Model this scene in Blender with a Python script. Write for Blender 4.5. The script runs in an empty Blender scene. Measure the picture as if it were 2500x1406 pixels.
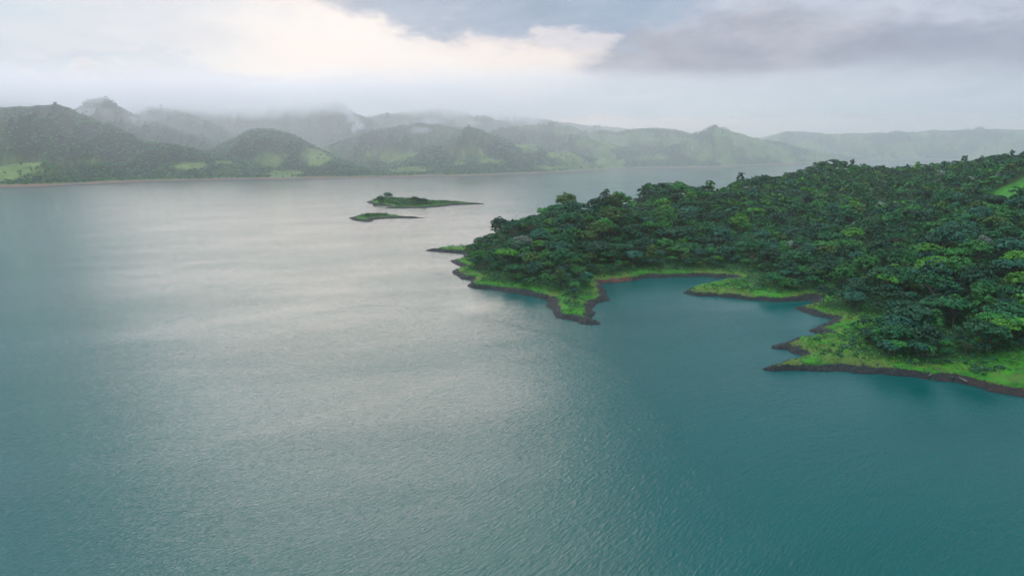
import bpy, math, random
import numpy as np
R = math.radians
sc = bpy.context.scene
COL = sc.collection

# ------------------------------------------------------------------ camera
CAM_H, F, CX, CY, HORIZON = 120.0, 1667.0, 1250.0, 703.0, 345.0     # photo pixels (2500 x 1406)
PITCH = math.atan((CY - HORIZON) / F)
CP, SP = math.cos(PITCH), math.sin(PITCH)
cam = bpy.data.cameras.new('camera'); cam_o = bpy.data.objects.new('camera', cam); COL.objects.link(cam_o)
cam_o.location = (0, 0, CAM_H); cam_o.rotation_euler = (math.pi/2 - PITCH, 0, 0)
cam.lens = 24; cam.sensor_width = 36; cam.clip_start = 1; cam.clip_end = 40000
sc.camera = cam_o

# ------------------------------------------------------------------ look
sc.view_settings.view_transform = 'Standard'; sc.view_settings.look = 'None'
sc.view_settings.gamma = 1; sc.view_settings.exposure = 0.40
sc.cycles.use_denoising = True
sc.cycles.max_bounces = 9; sc.cycles.diffuse_bounces = 2; sc.cycles.glossy_bounces = 2
sc.cycles.transmission_bounces = 2; sc.cycles.volume_bounces = 8; sc.cycles.transparent_max_bounces = 4
sc.cycles.volume_step_rate = 1.0; sc.cycles.volume_max_steps = 64

SUN_AZ, SUN_EL = R(-14), R(20)          # azimuth from +Y towards +X
SKYROT = SUN_AZ

# ------------------------------------------------------------------ node helpers
class NT:
    def __init__(s, tree): s.t = tree; s.n = tree.nodes; s.l = tree.links
    def new(s, kind, **kw):
        n = s.n.new(kind)
        for k, v in kw.items(): setattr(n, k, v)
        return n
    def put(s, sock, v):
        if isinstance(v, bpy.types.NodeSocket): s.l.new(v, sock)
        elif v is not None:
            if isinstance(v, (tuple, list)) and len(v) == 3 and sock.type == 'RGBA': v = (*v, 1)
            sock.default_value = v
    def math(s, op, a, b=None, c=None, clamp=False):
        n = s.new('ShaderNodeMath', operation=op); n.use_clamp = clamp
        s.put(n.inputs[0], a)
        if b is not None: s.put(n.inputs[1], b)
        if c is not None: s.put(n.inputs[2], c)
        return n.outputs[0]
    def mix(s, f, a, b, blend='MIX'):
        n = s.new('ShaderNodeMix', data_type='RGBA', blend_type=blend)
        s.put(n.inputs[0], f); s.put(n.inputs[6], a); s.put(n.inputs[7], b)
        return n.outputs[2]
    def noise(s, vec, scale, detail=4, rough=.55, dist=0, out=0, dim='3D'):
        n = s.new('ShaderNodeTexNoise', noise_dimensions=dim)
        s.put(n.inputs['Vector'], vec); n.inputs['Scale'].default_value = scale
        n.inputs['Detail'].default_value = detail; n.inputs['Roughness'].default_value = rough
        n.inputs['Distortion'].default_value = dist
        return n.outputs[out]
    def smooth(s, v, lo, hi, a=0., b=1.):
        n = s.new('ShaderNodeMapRange', interpolation_type='SMOOTHSTEP')
        s.put(n.inputs[0], v); s.put(n.inputs[1], lo); s.put(n.inputs[2], hi); s.put(n.inputs[3], a); s.put(n.inputs[4], b)
        return n.outputs[0]
    def mapping(s, vec, scale=(1,1,1), rot=(0,0,0), loc=(0,0,0)):
        n = s.new('ShaderNodeMapping'); s.put(n.inputs[0], vec)
        n.inputs['Location'].default_value = loc; n.inputs['Rotation'].default_value = rot; n.inputs['Scale'].default_value = scale
        return n.outputs[0]

# ------------------------------------------------------------------ sky
def az_el(px, py):                       # photo pixel -> direction in degrees
    x, y, z = px-CX, F*CP + (CY-py)*SP, -F*SP + (CY-py)*CP
    return math.degrees(math.atan2(x, y)), math.degrees(math.atan2(z, math.hypot(x, y)))
world = bpy.data.worlds.new('World'); sc.world = world; world.use_nodes = True
w = NT(world.node_tree); w.n.clear()
sky = w.new('ShaderNodeTexSky', sky_type='NISHITA'); sky.sun_disc = False
sky.sun_elevation = SUN_EL; sky.sun_rotation = SKYROT; sky.altitude = 600; sky.air_density = 1.2; sky.dust_density = 2
tc = w.new('ShaderNodeTexCoord').outputs['Generated']
sep = w.new('ShaderNodeSeparateXYZ'); w.put(sep.inputs[0], tc)
az = w.math('MULTIPLY', w.math('ARCTAN2', sep.outputs[0], sep.outputs[1]), 57.2958)
el = w.math('MULTIPLY', w.math('ARCSINE', sep.outputs[2]), 57.2958)
warpv = w.mapping(tc, (1, 1, 2.4))
wn = w.new('ShaderNodeSeparateXYZ'); w.put(wn.inputs[0], w.noise(warpv, 5.5, 8, .55, 0, 1))
wn2 = w.new('ShaderNodeSeparateXYZ'); w.put(wn2.inputs[0], w.noise(warpv, 19, 7, .58, 0, 1))
wx = w.math('ADD', w.math('MULTIPLY', w.math('SUBTRACT', wn.outputs[0], .5), 24), w.math('MULTIPLY', w.math('SUBTRACT', wn2.outputs[0], .5), 8))
wy = w.math('ADD', w.math('MULTIPLY', w.math('SUBTRACT', wn.outputs[1], .5), 6), w.math('MULTIPLY', w.math('SUBTRACT', wn2.outputs[1], .5), 4.5))
U = w.math('ADD', az, wx); V = w.math('ADD', el, wy)
# smooth base: cool on the left, warm in the middle, grey blue on the right
ramp = w.new('ShaderNodeValToRGB'); w.put(ramp.inputs[0], w.math('DIVIDE', w.math('ADD', az, 180.), 360.))
cr = ramp.color_ramp; cr.elements[0].position = 0; cr.elements[0].color = (.55,.64,.74,1)
cr.elements[1].position = 1; cr.elements[1].color = (.55,.64,.74,1)
for deg, c in ((-60,(.56,.70,.84)), (-36,(.58,.72,.86)), (-20,(.80,.80,.83)), (-5,(1.0,.86,.80)), (8,(.98,.85,.79)), (18,(.90,.82,.79)), (30,(.62,.66,.74)), (60,(.44,.50,.58))):
    e = cr.elements.new((deg+180)/360); e.color = (*c, 1)
colr = ramp.outputs[0]
def blob(px, py, sx, sy, col, amt, u=U, v=V):
    global colr
    a0, e0 = az_el(px, py); ka = 73.7/2500; 
    du = w.math('DIVIDE', w.math('SUBTRACT', u, a0), sx*ka); dv = w.math('DIVIDE', w.math('SUBTRACT', v, e0), sy*ka)
    d2 = w.math('ADD', w.math('MULTIPLY', du, du), w.math('MULTIPLY', dv, dv))
    g = w.math('MULTIPLY', w.smooth(d2, 1.6, .15), amt)
    colr = w.mix(g, colr, col)
blob(2400, 300, 900, 90, (.66,.67,.72), .8)
blob(1900, 235, 560, 60, (.82,.80,.80), .9)
blob(1600, -40, 900, 170, (.38,.46,.61), .95)
blob(2150, 20, 700, 150, (.50,.57,.70), .85)
blob(2300, 150, 360, 110, (.34,.39,.50), .95)
blob(1700, 150, 460, 110, (.35,.39,.48), .95)
blob(1640, 190, 210, 60, (.24,.28,.36), .95)
blob(1960, 190, 120, 45, (.32,.36,.44), .8)
blob(1370, 50, 180, 80, (.27,.36,.52), .9)
blob(1930, 115, 120, 50, (.62,.64,.71), .55)
blob(1370, 120, 90, 60, (.76,.74,.78), .8)
blob(790, 115, 400, 95, (1.0,.93,.89), .85)
blob(1150, 195, 300, 75, (.98,.86,.80), .9)
blob(1300, 0, 520, 75, (.26,.36,.51), .95)
blob(380, 50, 330, 110, (.70,.76,.85), .8)
blob(200, 150, 260, 30, (.56,.66,.78), .8)
blob(230, 186, 260, 26, (.78,.80,.88), .8)
blob(80, 225, 240, 30, (.50,.58,.70), .85)
blob(560, 195, 230, 26, (.60,.60,.67), .7)
blob(1000, 228, 200, 14, (.74,.68,.70), .7)
blob(560, 232, 320, 26, (.72,.70,.75), .7)
blob(2330, 125, 400, 95, (.28,.33,.43), .6)
blob(1730, 165, 430, 90, (.28,.31,.40), .6)
fine = w.noise(w.mapping(tc, (1, 1, 3.2)), 11, 9, .6)
colr = w.mix(.75, colr, w.mix(fine, (.35,.37,.42), (1.25,1.22,1.20), 'MIX'), 'SOFT_LIGHT')
# overhead: unseen overcast tuned for the lake's reflections, dimmer to the right and behind
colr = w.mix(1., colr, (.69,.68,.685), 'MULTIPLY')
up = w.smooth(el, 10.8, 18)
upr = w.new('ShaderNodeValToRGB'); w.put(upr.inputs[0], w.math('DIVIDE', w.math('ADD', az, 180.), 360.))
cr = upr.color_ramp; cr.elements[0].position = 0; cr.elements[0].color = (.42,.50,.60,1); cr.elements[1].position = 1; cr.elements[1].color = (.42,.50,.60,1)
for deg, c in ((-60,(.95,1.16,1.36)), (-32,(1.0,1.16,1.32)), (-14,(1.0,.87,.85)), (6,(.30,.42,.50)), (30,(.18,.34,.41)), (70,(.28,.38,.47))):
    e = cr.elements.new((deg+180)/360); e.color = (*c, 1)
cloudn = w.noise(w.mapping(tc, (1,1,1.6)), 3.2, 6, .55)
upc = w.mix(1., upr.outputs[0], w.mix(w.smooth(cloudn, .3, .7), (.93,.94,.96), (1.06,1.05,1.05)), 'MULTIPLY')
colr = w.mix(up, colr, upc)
# bright overcast added above the frame, unseen, to lift the water and foliage
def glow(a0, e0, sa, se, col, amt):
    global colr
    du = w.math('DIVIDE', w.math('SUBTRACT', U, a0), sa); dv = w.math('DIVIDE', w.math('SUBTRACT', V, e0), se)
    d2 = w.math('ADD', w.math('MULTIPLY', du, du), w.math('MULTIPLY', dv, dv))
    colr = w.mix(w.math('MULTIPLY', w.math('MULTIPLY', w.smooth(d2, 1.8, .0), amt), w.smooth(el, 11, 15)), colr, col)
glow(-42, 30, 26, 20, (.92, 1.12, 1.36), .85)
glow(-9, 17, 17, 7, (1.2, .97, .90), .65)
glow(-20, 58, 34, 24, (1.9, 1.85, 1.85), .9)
colr = w.mix(w.smooth(el, 38, 62), colr, (1.55, 1.58, 1.62))  # unseen zenith brightened to light the trees
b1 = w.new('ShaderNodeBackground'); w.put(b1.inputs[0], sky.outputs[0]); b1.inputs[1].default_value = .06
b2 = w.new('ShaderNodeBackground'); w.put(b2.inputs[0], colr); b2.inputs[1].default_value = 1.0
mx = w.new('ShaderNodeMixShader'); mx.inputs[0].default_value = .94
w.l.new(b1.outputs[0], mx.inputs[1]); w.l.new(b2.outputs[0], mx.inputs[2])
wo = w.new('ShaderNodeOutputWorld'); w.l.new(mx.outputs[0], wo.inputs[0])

sun = bpy.data.lights.new('sun', 'SUN'); sun.energy = .72; sun.angle = R(34); sun.color = (1, .81, .72)
sun_o = bpy.data.objects.new('sun', sun); COL.objects.link(sun_o)
sun_o.rotation_euler = (math.pi/2 - SUN_EL, 0, -SUN_AZ + math.pi)
from mathutils import Vector
sdir = Vector((math.sin(SUN_AZ)*math.cos(SUN_EL), math.cos(SUN_AZ)*math.cos(SUN_EL), math.sin(SUN_EL)))
sun_o.rotation_euler = sdir.to_track_quat('Z', 'Y').to_euler()

# ------------------------------------------------------------------ geometry helpers
def ray(px, py): return px-CX, F*CP + (CY-py)*SP, -F*SP + (CY-py)*CP
def at_z(px, py, z=0.):
    x, y, zz = ray(px, py); t = (z-CAM_H)/zz; return x*t, y*t
def at_y(px, py, D):                     # point on the pixel's ray at depth D: x, y, z
    x, y, zz = ray(px, py); t = D/y; return x*t, D, CAM_H + zz*t
def to_px(x, y, z):
    dz = z-CAM_H; d = y*CP - dz*SP
    return CX + F*x/d, CY - F*(y*SP + dz*CP)/d
def hash2(ix, iy, seed):
    n = (ix.astype(np.int64)*374761393 + iy.astype(np.int64)*668265263 + seed*1442695041) & 0xffffffff
    n = ((n ^ (n >> 13)) * 1274126177) & 0xffffffff
    return ((n ^ (n >> 16)) & 0xffffff) / float(0xffffff)
def vnoise(x, y, seed=0):
    ix, iy = np.floor(x), np.floor(y); fx, fy = x-ix, y-iy
    fx = fx*fx*fx*(fx*(fx*6-15)+10); fy = fy*fy*fy*(fy*(fy*6-15)+10)
    a, b = hash2(ix, iy, seed), hash2(ix+1, iy, seed); c, d = hash2(ix, iy+1, seed), hash2(ix+1, iy+1, seed)
    return (a*(1-fx)+b*fx)*(1-fy) + (c*(1-fx)+d*fx)*fy
def fbm(x, y, seed=0, oct=4, gain=.5):
    s = 0; a = 1; tot = 0
    for k in range(oct):
        s = s + a*vnoise(x*2**k + 17.3*k, y*2**k - 9.1*k, seed+k); tot += a; a *= gain
    return s/tot
def ridged(x, y, seed=0, oct=3):
    s = 0; a = 1; tot = 0
    for k in range(oct):
        s = s + a*(1-np.abs(2*vnoise(x*2**k+5.1*k, y*2**k+3.3*k, seed+k)-1)); tot += a; a *= .5
    return s/tot
def sstep(lo, hi, v): t = np.clip((v-lo)/(hi-lo), 0, 1); return t*t*(3-2*t)
def sdist(P, poly):                      # signed distance, positive inside
    P = np.asarray(P, float); out = np.empty(len(P)); poly = np.asarray(poly, float)
    A = poly; B = np.roll(poly, -1, 0)
    for s in range(0, len(P), 20000):
        p = P[s:s+20000]; d2 = np.full(len(p), 1e18); ins = np.zeros(len(p), bool)
        for a, b in zip(A, B):
            e = b-a; v = p-a; t = np.clip((v@e)/(e@e+1e-9), 0, 1)
            q = v - t[:, None]*e; d2 = np.minimum(d2, (q*q).sum(1))
            if a[1] != b[1]:
                c = (a[1] > p[:, 1]) != (b[1] > p[:, 1])
                xi = (b[0]-a[0])*(p[:, 1]-a[1])/(b[1]-a[1]) + a[0]
                ins ^= c & (p[:, 0] < xi)
        out[s:s+20000] = np.where(ins, 1, -1)*np.sqrt(d2)
    return out
class TPS:
    def __init__(s, pts, vals, smooth=0.):
        s.p = np.asarray(pts, float)/100; v = np.asarray(vals, float); n = len(v)
        K = s.k(s.p, s.p) + np.eye(n)*smooth; Pm = np.c_[np.ones(n), s.p]
        A = np.block([[K, Pm], [Pm.T, np.zeros((3, 3))]])
        s.w = np.linalg.solve(A, np.r_[v, 0, 0, 0])
    def k(s, a, b):
        d2 = ((a[:, None]-b[None])**2).sum(2); return .5*d2*np.log(d2+1e-9)
    def __call__(s, P):
        P = np.asarray(P, float)/100; out = np.empty(len(P))
        for i in range(0, len(P), 20000):
            p = P[i:i+20000]; out[i:i+20000] = s.k(p, s.p)@s.w[:-3] + s.w[-3] + p@s.w[-2:]
        return out
def mesh_np(name, verts, faces, mat, smooth=False, attrs=None, kind=None, label=None, parent=None):
    me = bpy.data.meshes.new(name); verts = np.ascontiguousarray(verts, np.float32); faces = np.ascontiguousarray(faces, np.int32)
    k = faces.shape[1]; me.vertices.add(len(verts)); me.vertices.foreach_set('co', verts.ravel())
    me.loops.add(faces.size); me.loops.foreach_set('vertex_index', faces.ravel())
    me.polygons.add(len(faces)); me.polygons.foreach_set('loop_start', np.arange(0, faces.size, k, dtype=np.int32))
    me.polygons.foreach_set('use_smooth', np.full(len(faces), smooth))
    me.update(calc_edges=True)
    for an, (typ, data) in (attrs or {}).items():
        a = me.attributes.new(an, typ, 'POINT')
        a.data.foreach_set('color' if typ == 'FLOAT_COLOR' else 'value', np.ascontiguousarray(data, np.float32).ravel())
    if mat: me.materials.append(mat)
    o = bpy.data.objects.new(name, me); COL.objects.link(o)
    if kind: o['kind'] = kind
    if label: o['label'] = label
    if parent: o.parent = parent
    return o
def grid_faces(nr, nc):
    i = np.arange(nr*nc).reshape(nr, nc)
    return np.stack([i[:-1, :-1].ravel(), i[:-1, 1:].ravel(), i[1:, 1:].ravel(), i[1:, :-1].ravel()], 1)

# ------------------------------------------------------------------ materials
def new_mat(name):
    m = bpy.data.materials.new(name); m.use_nodes = True; t = NT(m.node_tree); t.n.clear()
    p = t.new('ShaderNodeBsdfPrincipled'); o = t.new('ShaderNodeOutputMaterial'); t.l.new(p.outputs[0], o.inputs[0])
    return m, t, p
def foliage_mat(name, source):
    m, t, p = new_mat(name)
    if source == 'attr': c = t.new('ShaderNodeAttribute', attribute_name='tint').outputs['Color']
    else: c = t.new('ShaderNodeObjectInfo').outputs['Color']
    g = t.new('ShaderNodeNewGeometry')
    n = t.noise(g.outputs['Position'], .35, 3, .6)
    c2 = t.mix(1., c, t.mix(t.smooth(n, .3, .7), (.62,.68,.75), (1.42,1.35,1.1)), 'MULTIPLY')
    t.put(p.inputs['Base Color'], c2); p.inputs['Roughness'].default_value = .62
    p.inputs['Specular IOR Level'].default_value = .35
    return m
M_LEAF = foliage_mat('leaf_canopy', 'attr'); M_LEAF_OBJ = foliage_mat('leaf_single', 'obj')
def bark_mat(name, col):
    m, t, p = new_mat(name); g = t.new('ShaderNodeTexCoord').outputs['Object']
    n = t.noise(t.mapping(g, (3, 3, .6)), 2., 4)
    t.put(p.inputs['Base Color'], t.mix(n, tuple(c*.6 for c in col), tuple(c*1.4 for c in col))); p.inputs['Roughness'].default_value = .9
    return m
M_BARK = bark_mat('bark', (.11,.09,.075)); M_DRIFT = bark_mat('driftwood', (.26,.25,.23))

def land_mat():
    m, t, p = new_mat('shore_land')
    g = t.new('ShaderNodeNewGeometry'); pos = g.outputs['Position']; s = t.new('ShaderNodeSeparateXYZ'); t.put(s.inputs[0], pos); z = s.outputs[2]
    big = t.noise(pos, .035, 3); med = t.noise(pos, .16, 4, .6); fin = t.noise(pos, 1.1, 5, .65)
    zz = t.math('ADD', z, t.math('ADD', t.math('MULTIPLY', t.math('SUBTRACT', med, .5), 3.4), t.math('MULTIPLY', t.math('SUBTRACT', fin, .5), 2.2)))
    # rock: dark slate with bedding lines
    strata = t.noise(t.mapping(pos, (.25, .25, 5.), (.12, .05, .3)), 1.3, 5, .65)
    rock = t.mix(t.smooth(strata, .35, .68), (.006,.010,.011), (.027,.041,.043))
    rock = t.mix(t.smooth(fin, .55, .72), rock, (.048,.062,.072))
    red = t.new('ShaderNodeAttribute', attribute_name='red').outputs['Fac']
    rock = t.mix(t.math('MULTIPLY', t.math('MULTIPLY', red, .8), t.smooth(med, .38, .55), clamp=True), rock, (.15,.055,.038))
    rock = t.mix(t.smooth(z, .55, .1), rock, (.012,.016,.022))
    grass = t.mix(t.smooth(med, .32, .68), (.009,.105,.009), (.034,.245,.007))
    grass = t.mix(t.smooth(t.noise(pos, .45, 3, .6, 1.), .56, .74), grass, (.065,.19,.015))
    yel = t.math('MULTIPLY', t.smooth(zz, 5.8, 3.8), t.smooth(big, .45, .58))
    grass = t.mix(t.math('MULTIPLY', yel, .7), grass, (.10,.15,.03))
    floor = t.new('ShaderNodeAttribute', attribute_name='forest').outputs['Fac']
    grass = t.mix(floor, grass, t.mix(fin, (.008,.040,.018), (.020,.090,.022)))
    grass = t.mix(t.smooth(fin, .60, .78), grass, t.mix(.55, grass, (.02,.06,.02)))
    bk = t.new('ShaderNodeAttribute', attribute_name='bank').outputs['Fac']
    c = t.mix(t.smooth(t.math('ADD', bk, t.math('ADD', t.math('MULTIPLY', t.math('SUBTRACT', med, .5), 2.2), t.math('MULTIPLY', t.math('SUBTRACT', fin, .5), 1.))), .42, .62), grass, rock)
    t.put(p.inputs['Base Color'], c); p.inputs['Roughness'].default_value = .85; p.inputs['Specular IOR Level'].default_value = .3
    b = t.new('ShaderNodeBump'); b.inputs['Strength'].default_value = .9; b.inputs['Distance'].default_value = .8
    t.put(b.inputs['Height'], t.math('ADD', fin, t.math('MULTIPLY', strata, .7))); t.l.new(b.outputs[0], p.inputs['Normal'])
    return m
def hill_mat():
    m, t, p = new_mat('hill_land')
    g = t.new('ShaderNodeNewGeometry'); pos = g.outputs['Position']; s = t.new('ShaderNodeSeparateXYZ'); t.put(s.inputs[0], pos); z = s.outputs[2]
    n1 = t.noise(pos, .012, 5, .6); n2 = t.noise(pos, .06, 4, .6)
    past = t.mix(t.smooth(n1, .35, .65), (.075,.150,.036), (.15,.225,.062)); past = t.mix(t.smooth(n2, .5, .75), past, (.05,.10,.03))
    f = t.new('ShaderNodeAttribute', attribute_name='forest').outputs['Fac']
    c = t.mix(f, past, (.018,.052,.026))
    zz = t.math('ADD', z, t.math('MULTIPLY', t.math('SUBTRACT', n2, .5), 4))
    c = t.mix(t.smooth(zz, 9, 6), c, (.13,.20,.07))
    c = t.mix(t.smooth(zz, 4.6, 3.2), c, t.mix(t.smooth(n1, .4, .6), (.15,.13,.12), (.20,.125,.09)))
    c = t.mix(t.smooth(z, 1.2, .5), c, (.06,.055,.055))
    t.put(p.inputs['Base Color'], c); p.inputs['Roughness'].default_value = .9; p.inputs['Specular IOR Level'].default_value = .15
    return m
def water_mat():
    m, t, p = new_mat('lake_water')
    g = t.new('ShaderNodeNewGeometry'); pos = g.outputs['Position']
    def an(ang, sx, sy): return t.mapping(t.mapping(pos, rot=(0, 0, -R(ang))), (sx, sy, 1))
    calm = t.noise(an(35, .5, 1.4), .006, 4, .6, .6)
    calm2 = t.noise(an(8, .35, 1.6), .011, 4, .6, .4)
    w1 = t.noise(an(41, .36, 1.25), 1.25, 3, .6, .3)
    w2 = t.noise(an(12, .5, 1.4), 1.5, 3, .6, .3)
    w3 = t.noise(an(35, .4, 1.3), .15, 3, .55, .5)
    w4 = t.noise(an(50, .34, 1.4), .66, 3, .6, .3)
    h = t.math('ADD', t.math('ADD', t.math('MULTIPLY', w1, .95), t.math('MULTIPLY', w2, .26)), t.math('ADD', t.math('MULTIPLY', w3, .9), t.math('MULTIPLY', w4, 1.15)))
    amp = t.math('MULTIPLY', t.smooth(calm, .30, .66, .72, 1.08), t.smooth(calm2, .33, .62, .84, 1.06))
    sp = t.new('ShaderNodeSeparateXYZ'); t.put(sp.inputs[0], pos)
    for (px_, py_, rx, ry, k_) in ((1640, 715, 110, 75, .55), (2000, 760, 60, 90, .7), (1250, 745, 60, 45, .3), (2350, 985, 75, 32, .4)):   # sheltered water
        x_, y_ = at_z(px_, py_)
        dx_ = t.math('DIVIDE', t.math('SUBTRACT', sp.outputs[0], x_), rx); dy_ = t.math('DIVIDE', t.math('SUBTRACT', sp.outputs[1], y_), ry)
        q_ = t.math('ADD', t.math('ADD', t.math('MULTIPLY', dx_, dx_), t.math('MULTIPLY', dy_, dy_)), t.math('MULTIPLY', t.math('SUBTRACT', t.noise(pos, .02, 3), .5), 1.2))
        amp = t.math('MULTIPLY', amp, t.smooth(q_, 0, 1.3, 1-k_, 1))
    # a faint lane of rougher ripples curving across the lake
    lane = np.array([at_z(*q) for q in ((1100,768),(1230,785),(1330,812),(1500,920),(1620,1050),(1800,1220),(1960,1400))])
    cf = np.polyfit(lane[:, 1], lane[:, 0], 3)
    s_ = t.new('ShaderNodeSeparateXYZ'); t.put(s_.inputs[0], pos); yy = s_.outputs[1]
    xc = t.math('ADD', t.math('MULTIPLY', t.math('ADD', t.math('MULTIPLY', t.math('ADD', t.math('MULTIPLY', yy, float(cf[0])), float(cf[1])), yy), float(cf[2])), yy), float(cf[3]))
    dl = t.math('ABSOLUTE', t.math('ADD', t.math('SUBTRACT', s_.outputs[0], xc), t.math('MULTIPLY', t.math('SUBTRACT', t.noise(pos, .05, 4), .5), 26.)))
    ln = t.math('MULTIPLY', t.math('MULTIPLY', t.smooth(dl, 9, 2), t.smooth(yy, 480, 430)), .16)
    amp = t.math('ADD', amp, ln)
    b = t.new('ShaderNodeBump'); t.put(b.inputs['Strength'], 1.); b.inputs['Distance'].default_value = .30
    t.put(b.inputs['Height'], t.math('MULTIPLY', h, amp)); t.l.new(b.outputs[0], p.inputs['Normal'])
    t.put(p.inputs['Base Color'], t.mix(t.smooth(calm, .3, .7), (.0,.072,.072), (.001,.086,.085)))
    p.inputs['Roughness'].default_value = .07; p.inputs['IOR'].default_value = 1.333
    return m
M_LAND, M_HILL, M_WATER = land_mat(), hill_mat(), water_mat()

# ------------------------------------------------------------------ water
wv = np.array([(-7000, -1000, 0), (7000, -1000, 0), (7000, 7300, 0), (-7000, 7300, 0)], float)
mesh_np('water', wv, np.array([[0, 1, 2, 3]]), M_WATER, kind='structure', label='wide teal lake with fine wind ripples reflecting the pale sky')

# ------------------------------------------------------------------ near shore land
def PZ(pts): return [at_z(*p) for p in pts]
front = [(1130,619),(1080,616),(1037,612),(1080,607.5),(1130,604)]       # far spit, walked clockwise from below
shore_px = [(1130,604.5),(1085,608),(1037,612),(1080,616.5),(1132,620),(1136,630),(1118,634),(1097,636.5),(1116,647),(1131,653),
 (1118,657),(1102,661),(1108,670),(1124,676),(1122,681),(1148,684),(1150,689),(1138,697),(1150,703),(1200,708),(1240,714),(1300,722),(1330,730),
 (1340,740),(1336,748),(1350,758),(1352,768),(1362,776),(1395,782),(1420,792),(1440,794),(1467,793),(1450,778),(1455,766),(1450,755),
 (1453,742),(1470,738),(1491,733),(1481,722),(1476,705),(1465,692),(1508,690),(1546,686),(1578,679),(1650,677.5),(1725,675),(1754,679),(1784,678),
 (1790,684),(1750,690),(1715,697),(1687,704),(1660,717),(1706,722),(1754,725),(1796,728),(1834,733),(1898,737),(1962,735),(1984,731),
 (1976,742),(1944,752),(1964,763),(1992,771),(2036,779),(2009,790),(1985,800),(1975,808),(1992,815),(2010,817),(1972,822),(1941,829),(1912,838),(1887,850),
 (1904,852),(1924,853),(1922,860),(1938,864),(1956,868),(1951,873),(1930,879),(1901,889),(1867,901),(1887,906),(1978,906),(2077,908),
 (2163,914),(2262,924),(2333,933),(2376,944),(2419,957),(2500,972),(2640,1000),(2800,1060),(3000,1100)]
near_poly = PZ(shore_px)
back = [(4200,1000),(4200,2300),(2900,2400),(2600,2250),(2400,2080),(2250,1930),(2100,1770),(1950,1600),(1850,1440),(1760,1350),(1722,1310),(1715,1200),(1600,1180),(1520,1110),(1495,1000),(1480,930),(1400,880),(1300,850),(1200,815),(1145,790)]
near_poly += [((px-CX)/F*D, D) for px, D in back]
near_poly = np.array(near_poly)
def top(px, py, D, cut=13):              # ground under a treetop seen at this pixel and depth
    x, y, z = at_y(px, py, D); return x, y, z-cut-(5 if D > 1000 else 2)
ctrl = [top(1165,572,680),top(1215,545,720),top(1300,523,745),top(1400,494,765),top(1440,481,790),top(1495,487,800),
 top(1515,474,1010),top(1560,459,1080),top(1650,461,1090),top(1700,463,1100),top(1740,447,1230),top(1800,438,1260),top(1870,424,1320),
 top(1960,404,1450),top(2040,399,1500),top(2110,409,1520),top(2180,425,1600),top(2250,420,1600),top(2340,393,1500),top(2430,375,1450),
 top(2500,366,1420),top(2700,350,1420),top(3000,335,1400)]
ctrl += [((px-CX)/F*D, D, z) for px, D, z in [(1300,620,14),(1400,560,14),(1405,505,6),(1480,680,25),(1240,620,10),(1650,760,13),(1600,900,20),
 (1700,900,22),(1860,700,8),(1850,900,16),(1850,1100,28),(2000,640,10),(2000,800,12),(2000,1000,20),(2000,1250,40),(2200,1300,38),(2200,1000,24),(2200,800,22),(2200,600,20),
 (2150,470,12),(2300,450,15),(2300,520,26),(2450,470,22),(2450,620,36),(2450,800,52),(2450,1100,74),(2900,500,34),(2900,1000,84),(1900,560,5),(1800,1600-900,10)]]
def build_land(name, poly, ctrl, azr, naz, dr, nd, bank_h, bank_w, seed, label, blend=45, red=None):
    azs = np.radians(np.linspace(azr[0], azr[1], naz)); ds = np.exp(np.linspace(math.log(dr[0]), math.log(dr[1]), nd))
    A, D = np.meshgrid(azs, ds); X, Y = np.tan(A)*D, D
    P = np.c_[X.ravel(), Y.ravel()]
    sp = poly; tps = TPS(np.r_[np.array(ctrl)[:, :2], sp], np.r_[np.array(ctrl)[:, 2], np.full(len(sp), bank_h)], .02)
    def height(P, detail=True):
        x, y = P[:, 0], P[:, 1]; d = sdist(P, poly)
        sc_ = bank_w/9.
        dj = d + (fbm(x/14/sc_, y/14/sc_, seed, 4)-.5)*6.5*sc_*sstep(-40, 2, d)
        wv_ = .25+1.5*fbm(x/26, y/26, seed+3, 3)
        bh = bank_h*(.75+.5*fbm(x/30, y/30, seed+5, 3))
        bank = np.where(dj < 0, dj*.35, bh*np.clip(dj/(bank_w*wv_), 0, 1)**.85)
        bank = bank + np.where(dj > bank_w, (dj-bank_w)*.16, 0)
        zi = tps(P); zi = zi + (fbm(x/60, y/60, seed+9, 4)-.5)*7*sstep(20, 90, d)
        k = sstep(bank_w*.9, blend, dj); z = bank*(1-k) + np.maximum(zi, bank_h*.8)*k
        if detail:
            rk = sstep(-2, 1.5, dj)*(1-sstep(bank_w*.8, bank_w*1.6, dj))
            z = z + rk*((ridged(x/3.2, y/3.2, seed+20)-.55)*1.3 + (fbm(x/1.1, y/1.1, seed+30, 2)-.5)*.7)*min(1, bank_h/3)
            z = z + (1-rk)*sstep(2, 10, dj)*(fbm(x/7, y/7, seed+40, 3)-.5)*1.2
        return np.maximum(z, -2.5), dj
    z, dj = height(P)
    keep = dj.reshape(nd, naz) > -8
    f = grid_faces(nd, naz); kr = keep.ravel(); f = f[kr[f].any(1)]
    used = np.unique(f); remap = np.full(len(P), -1); remap[used] = np.arange(len(used)); f = remap[f]
    return P[used], z[used], dj[used], f, height, tps
P, z, dj, f, near_h, _ = build_land('near', near_poly, ctrl, (-8.5, 53), 1060, (290, 2500), 560, 3.1, 7.4, 11, '')

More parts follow.
